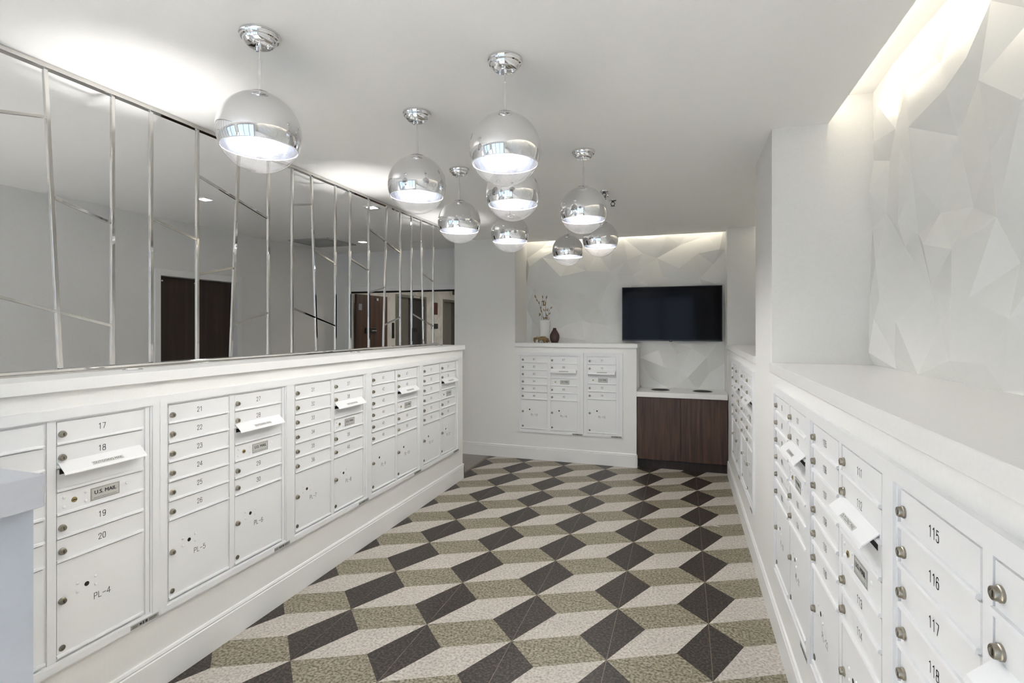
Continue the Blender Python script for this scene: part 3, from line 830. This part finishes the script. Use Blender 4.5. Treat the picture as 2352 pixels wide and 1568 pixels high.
for x, y, lab in ((-4.031, 3.523, 'square recessed downlight over the corridor above the brown door'), (-4.062, 5.96, 'square recessed downlight beside the corridor ceiling vent'),
                  (-2.80, 4.26, 'square recessed downlight just behind the screen rail')):
    t = thing('downlight', lab, 'downlight', (x, y, ZC), group='recessed corridor downlights')
    m = boxes((-.06, .06, -.06, -.042, -.006, 0), (-.06, .06, .042, .06, -.006, 0), (-.06, -.042, -.042, .042, -.006, 0), (.042, .06, -.042, .042, -.006, 0)); m.build('trim_ring', 'trim_paint', t)
    boxes((-.041, .041, -.041, .041, -.003, -.001)).build('lens', 'down_glow', t)
t = thing('ceiling_vent', 'square grey air vent in the corridor ceiling', 'vent', (-4.60, 5.83, ZC))
m = boxes((-.31, .31, -.31, -.27, -.012, 0), (-.31, .31, .27, .31, -.012, 0), (-.31, -.27, -.27, .27, -.012, 0), (.27, .31, -.27, .27, -.012, 0)); m.build('frame', 'vent_grey', t)
boxes((-.27, .27, -.27, .27, -.004, 0)).build('backing', 'dark_metal', t)
sl = boxes((-.265, .265, -.010, .010, -.010, -.004)).mesh('slat', 'vent_grey')
for i in range(13): link('slat', sl, t, (0, -.25+i*.0415, 0))

# ------------------------------------------------------------------ corridor door, lobby doorway, lifts
d1 = tag(boxes((-5.265, -5.225, 3.972, 4.935, .005, 2.195)).build('door_1', 'door_brown'), 'dark brown wood door in the corridor wall', 'door', kind='structure')
for y in (4.05, 4.44):
    mb = MB(); mb.lathe([(0, -.006), (.009, -.005), (.009, .006)], 10, o=(0, 0, 0)); b = mb.build('door_bolt', 'white_glaze', d1, (-5.222, y, 2.155))
    b.rotation_euler = (0, math.radians(-90), 0)
c1 = MB()
for q in ((3.905, 3.967, 0, 2.272), (4.94, 5.002, 0, 2.272), (3.967, 4.94, 2.20, 2.272)):
    c1.box(-5.15, -5.128, q[0], q[1], q[2], q[3])
struct('trim_5', c1, 'trim_paint', 'pale casing around the brown corridor door', .003)
c2 = MB()
for q in ((-4.98, -4.912, 0, 2.275), (-4.912, -3.0, 2.205, 2.275), (-3.0, -2.93, 0, 2.275)):
    c2.box(q[0], q[1], 6.828, 6.85, q[2], q[3])
struct('trim_6', c2, 'trim_paint', 'pale casing around the lobby doorway', .003)
struct('trim_7', boxes((-4.912, -3.0, 6.86, 6.93, 2.185, 2.205)), 'hole_black', 'dark track at the head of the lobby doorway')
boxd = MB(); boxd.box(-4.905, -4.862, 6.98, 7.86, .01, 2.18)
d2 = tag(boxd.build('door_2', 'door_red_brown'), 'red-brown wood door standing open in the lobby doorway', 'door', kind='structure')
boxes((-4.862, -4.845, 7.20, 7.50, 1.555, 1.650)).build('lock_plate', 'black_plastic', d2, bev=.003)
boxes((-4.845, -4.825, 7.34, 7.48, 1.59, 1.608)).build('lever', 'nickel', d2, bev=.003)
boxes((-4.862, -4.852, 7.02, 7.10, 1.93, 2.03)).build('notice', 'sign_grey', d2)
boxes((-4.862, -4.845, 7.52, 7.56, 2.10, 2.14)).build('sensor', 'white_glaze', d2)
def lift(y0, y1, lab, n):
    t = thing('lift_door', lab, 'lift', (-5.15, y0, 0), group='steel lift doors')
    w_ = y1-y0
    m = boxes((-.10, .012, 0, .065, 0, 2.287), (-.10, .012, w_-.065, w_, 0, 2.287), (-.10, .012, .065, w_-.065, 2.235, 2.287)); m.build('frame', 'lift_steel', t, bev=.003)
    boxes((-.095, -.075, .065, .065+(w_-.13)*.5, 0, 2.235)).build('panel', 'lift_steel', t)
    boxes((-.110, -.090, .065+(w_-.13)*.5, w_-.065, 0, 2.235)).build('panel', 'lift_dark', t)
    boxes((.012, .016, w_*.55, w_*.75, 2.248, 2.278)).build('floor_display', 'white_glaze', t)
    boxes((-.090, -.086, w_*.70, w_*.82, 1.555, 1.64)).build('notice', 'black_plastic', t)
lift(8.604, 9.839, 'grey steel lift door seen through the lobby doorway', 1)
lift(10.634, 11.86, 'grey steel lift door farther along, next to the end wall', 2)
tag(boxes((-5.15, -5.135, 8.48, 8.55, 1.45, 1.74)).build('call_station', 'black_plastic', bev=.003), 'tall black plate left of the first lift', 'panel')
tag(boxes((-5.15, -5.135, 10.09, 10.37, 1.62, 1.73)).build('lift_buttons', 'dark_metal', bev=.003), 'dark call button panel between the two lifts', 'panel')
tag(boxes((-5.15, -5.138, 10.18, 10.36, 1.93, 2.19)).build('wall_sign', 'sign_red', bev=.002), 'dark red sign on the marble between the lifts', 'sign')
tag(boxes((-3.19, -3.09, 6.90, 6.98, 2.13, 2.185)).build('door_closer', 'dark_metal', bev=.004), 'dark box closer at the head of the lobby doorway', 'closer')
for y, lab in ((8.2, 'round lamp in the lobby ceiling by the first lift'), (10.4, 'round lamp in the lobby ceiling by the second lift')):
    t = thing('lobby_lamp', lab, 'lamp', (-3.7, y, 2.75), group='lobby ceiling lamps')
    mb = MB(); mb.lathe([(.17, 0), (.17, -.012), (.155, -.012), (.155, -.004)], 32); mb.build('ring', 'trim_paint', t)
    mb = MB(); mb.lathe([(0, -.006), (.155, -.006)], 32); mb.build('lens', 'lobby_glow', t)

# ------------------------------------------------------------------ counter at the lower left, scrap on the floor
ct = thing('reception_counter', 'pale grey stone-topped counter end at the lower left corner', 'counter', (-2.10, .40, 0))
boxes((-.180, .160, -1.0, .712, 1.096, 1.20)).build('top_slab', 'counter_shade_blue', ct, bev=.003)
boxes((-.18, .125, -1.0, .700, .0, 1.096)).build('panel', 'panel_shade_blue', ct)
sc_ = MB(); sc_.tube([(-.03, .012, .003), (-.015, .002, .005), (.005, -.004, .005), (.03, -.004, .003)], [.0012, .0025, .0025, .0012], 6)
tag(sc_.build('paper_scrap', 'paper', None, (.257, 4.66, 0)), 'thin white curl of paper on the floor by the right wall', 'scrap')
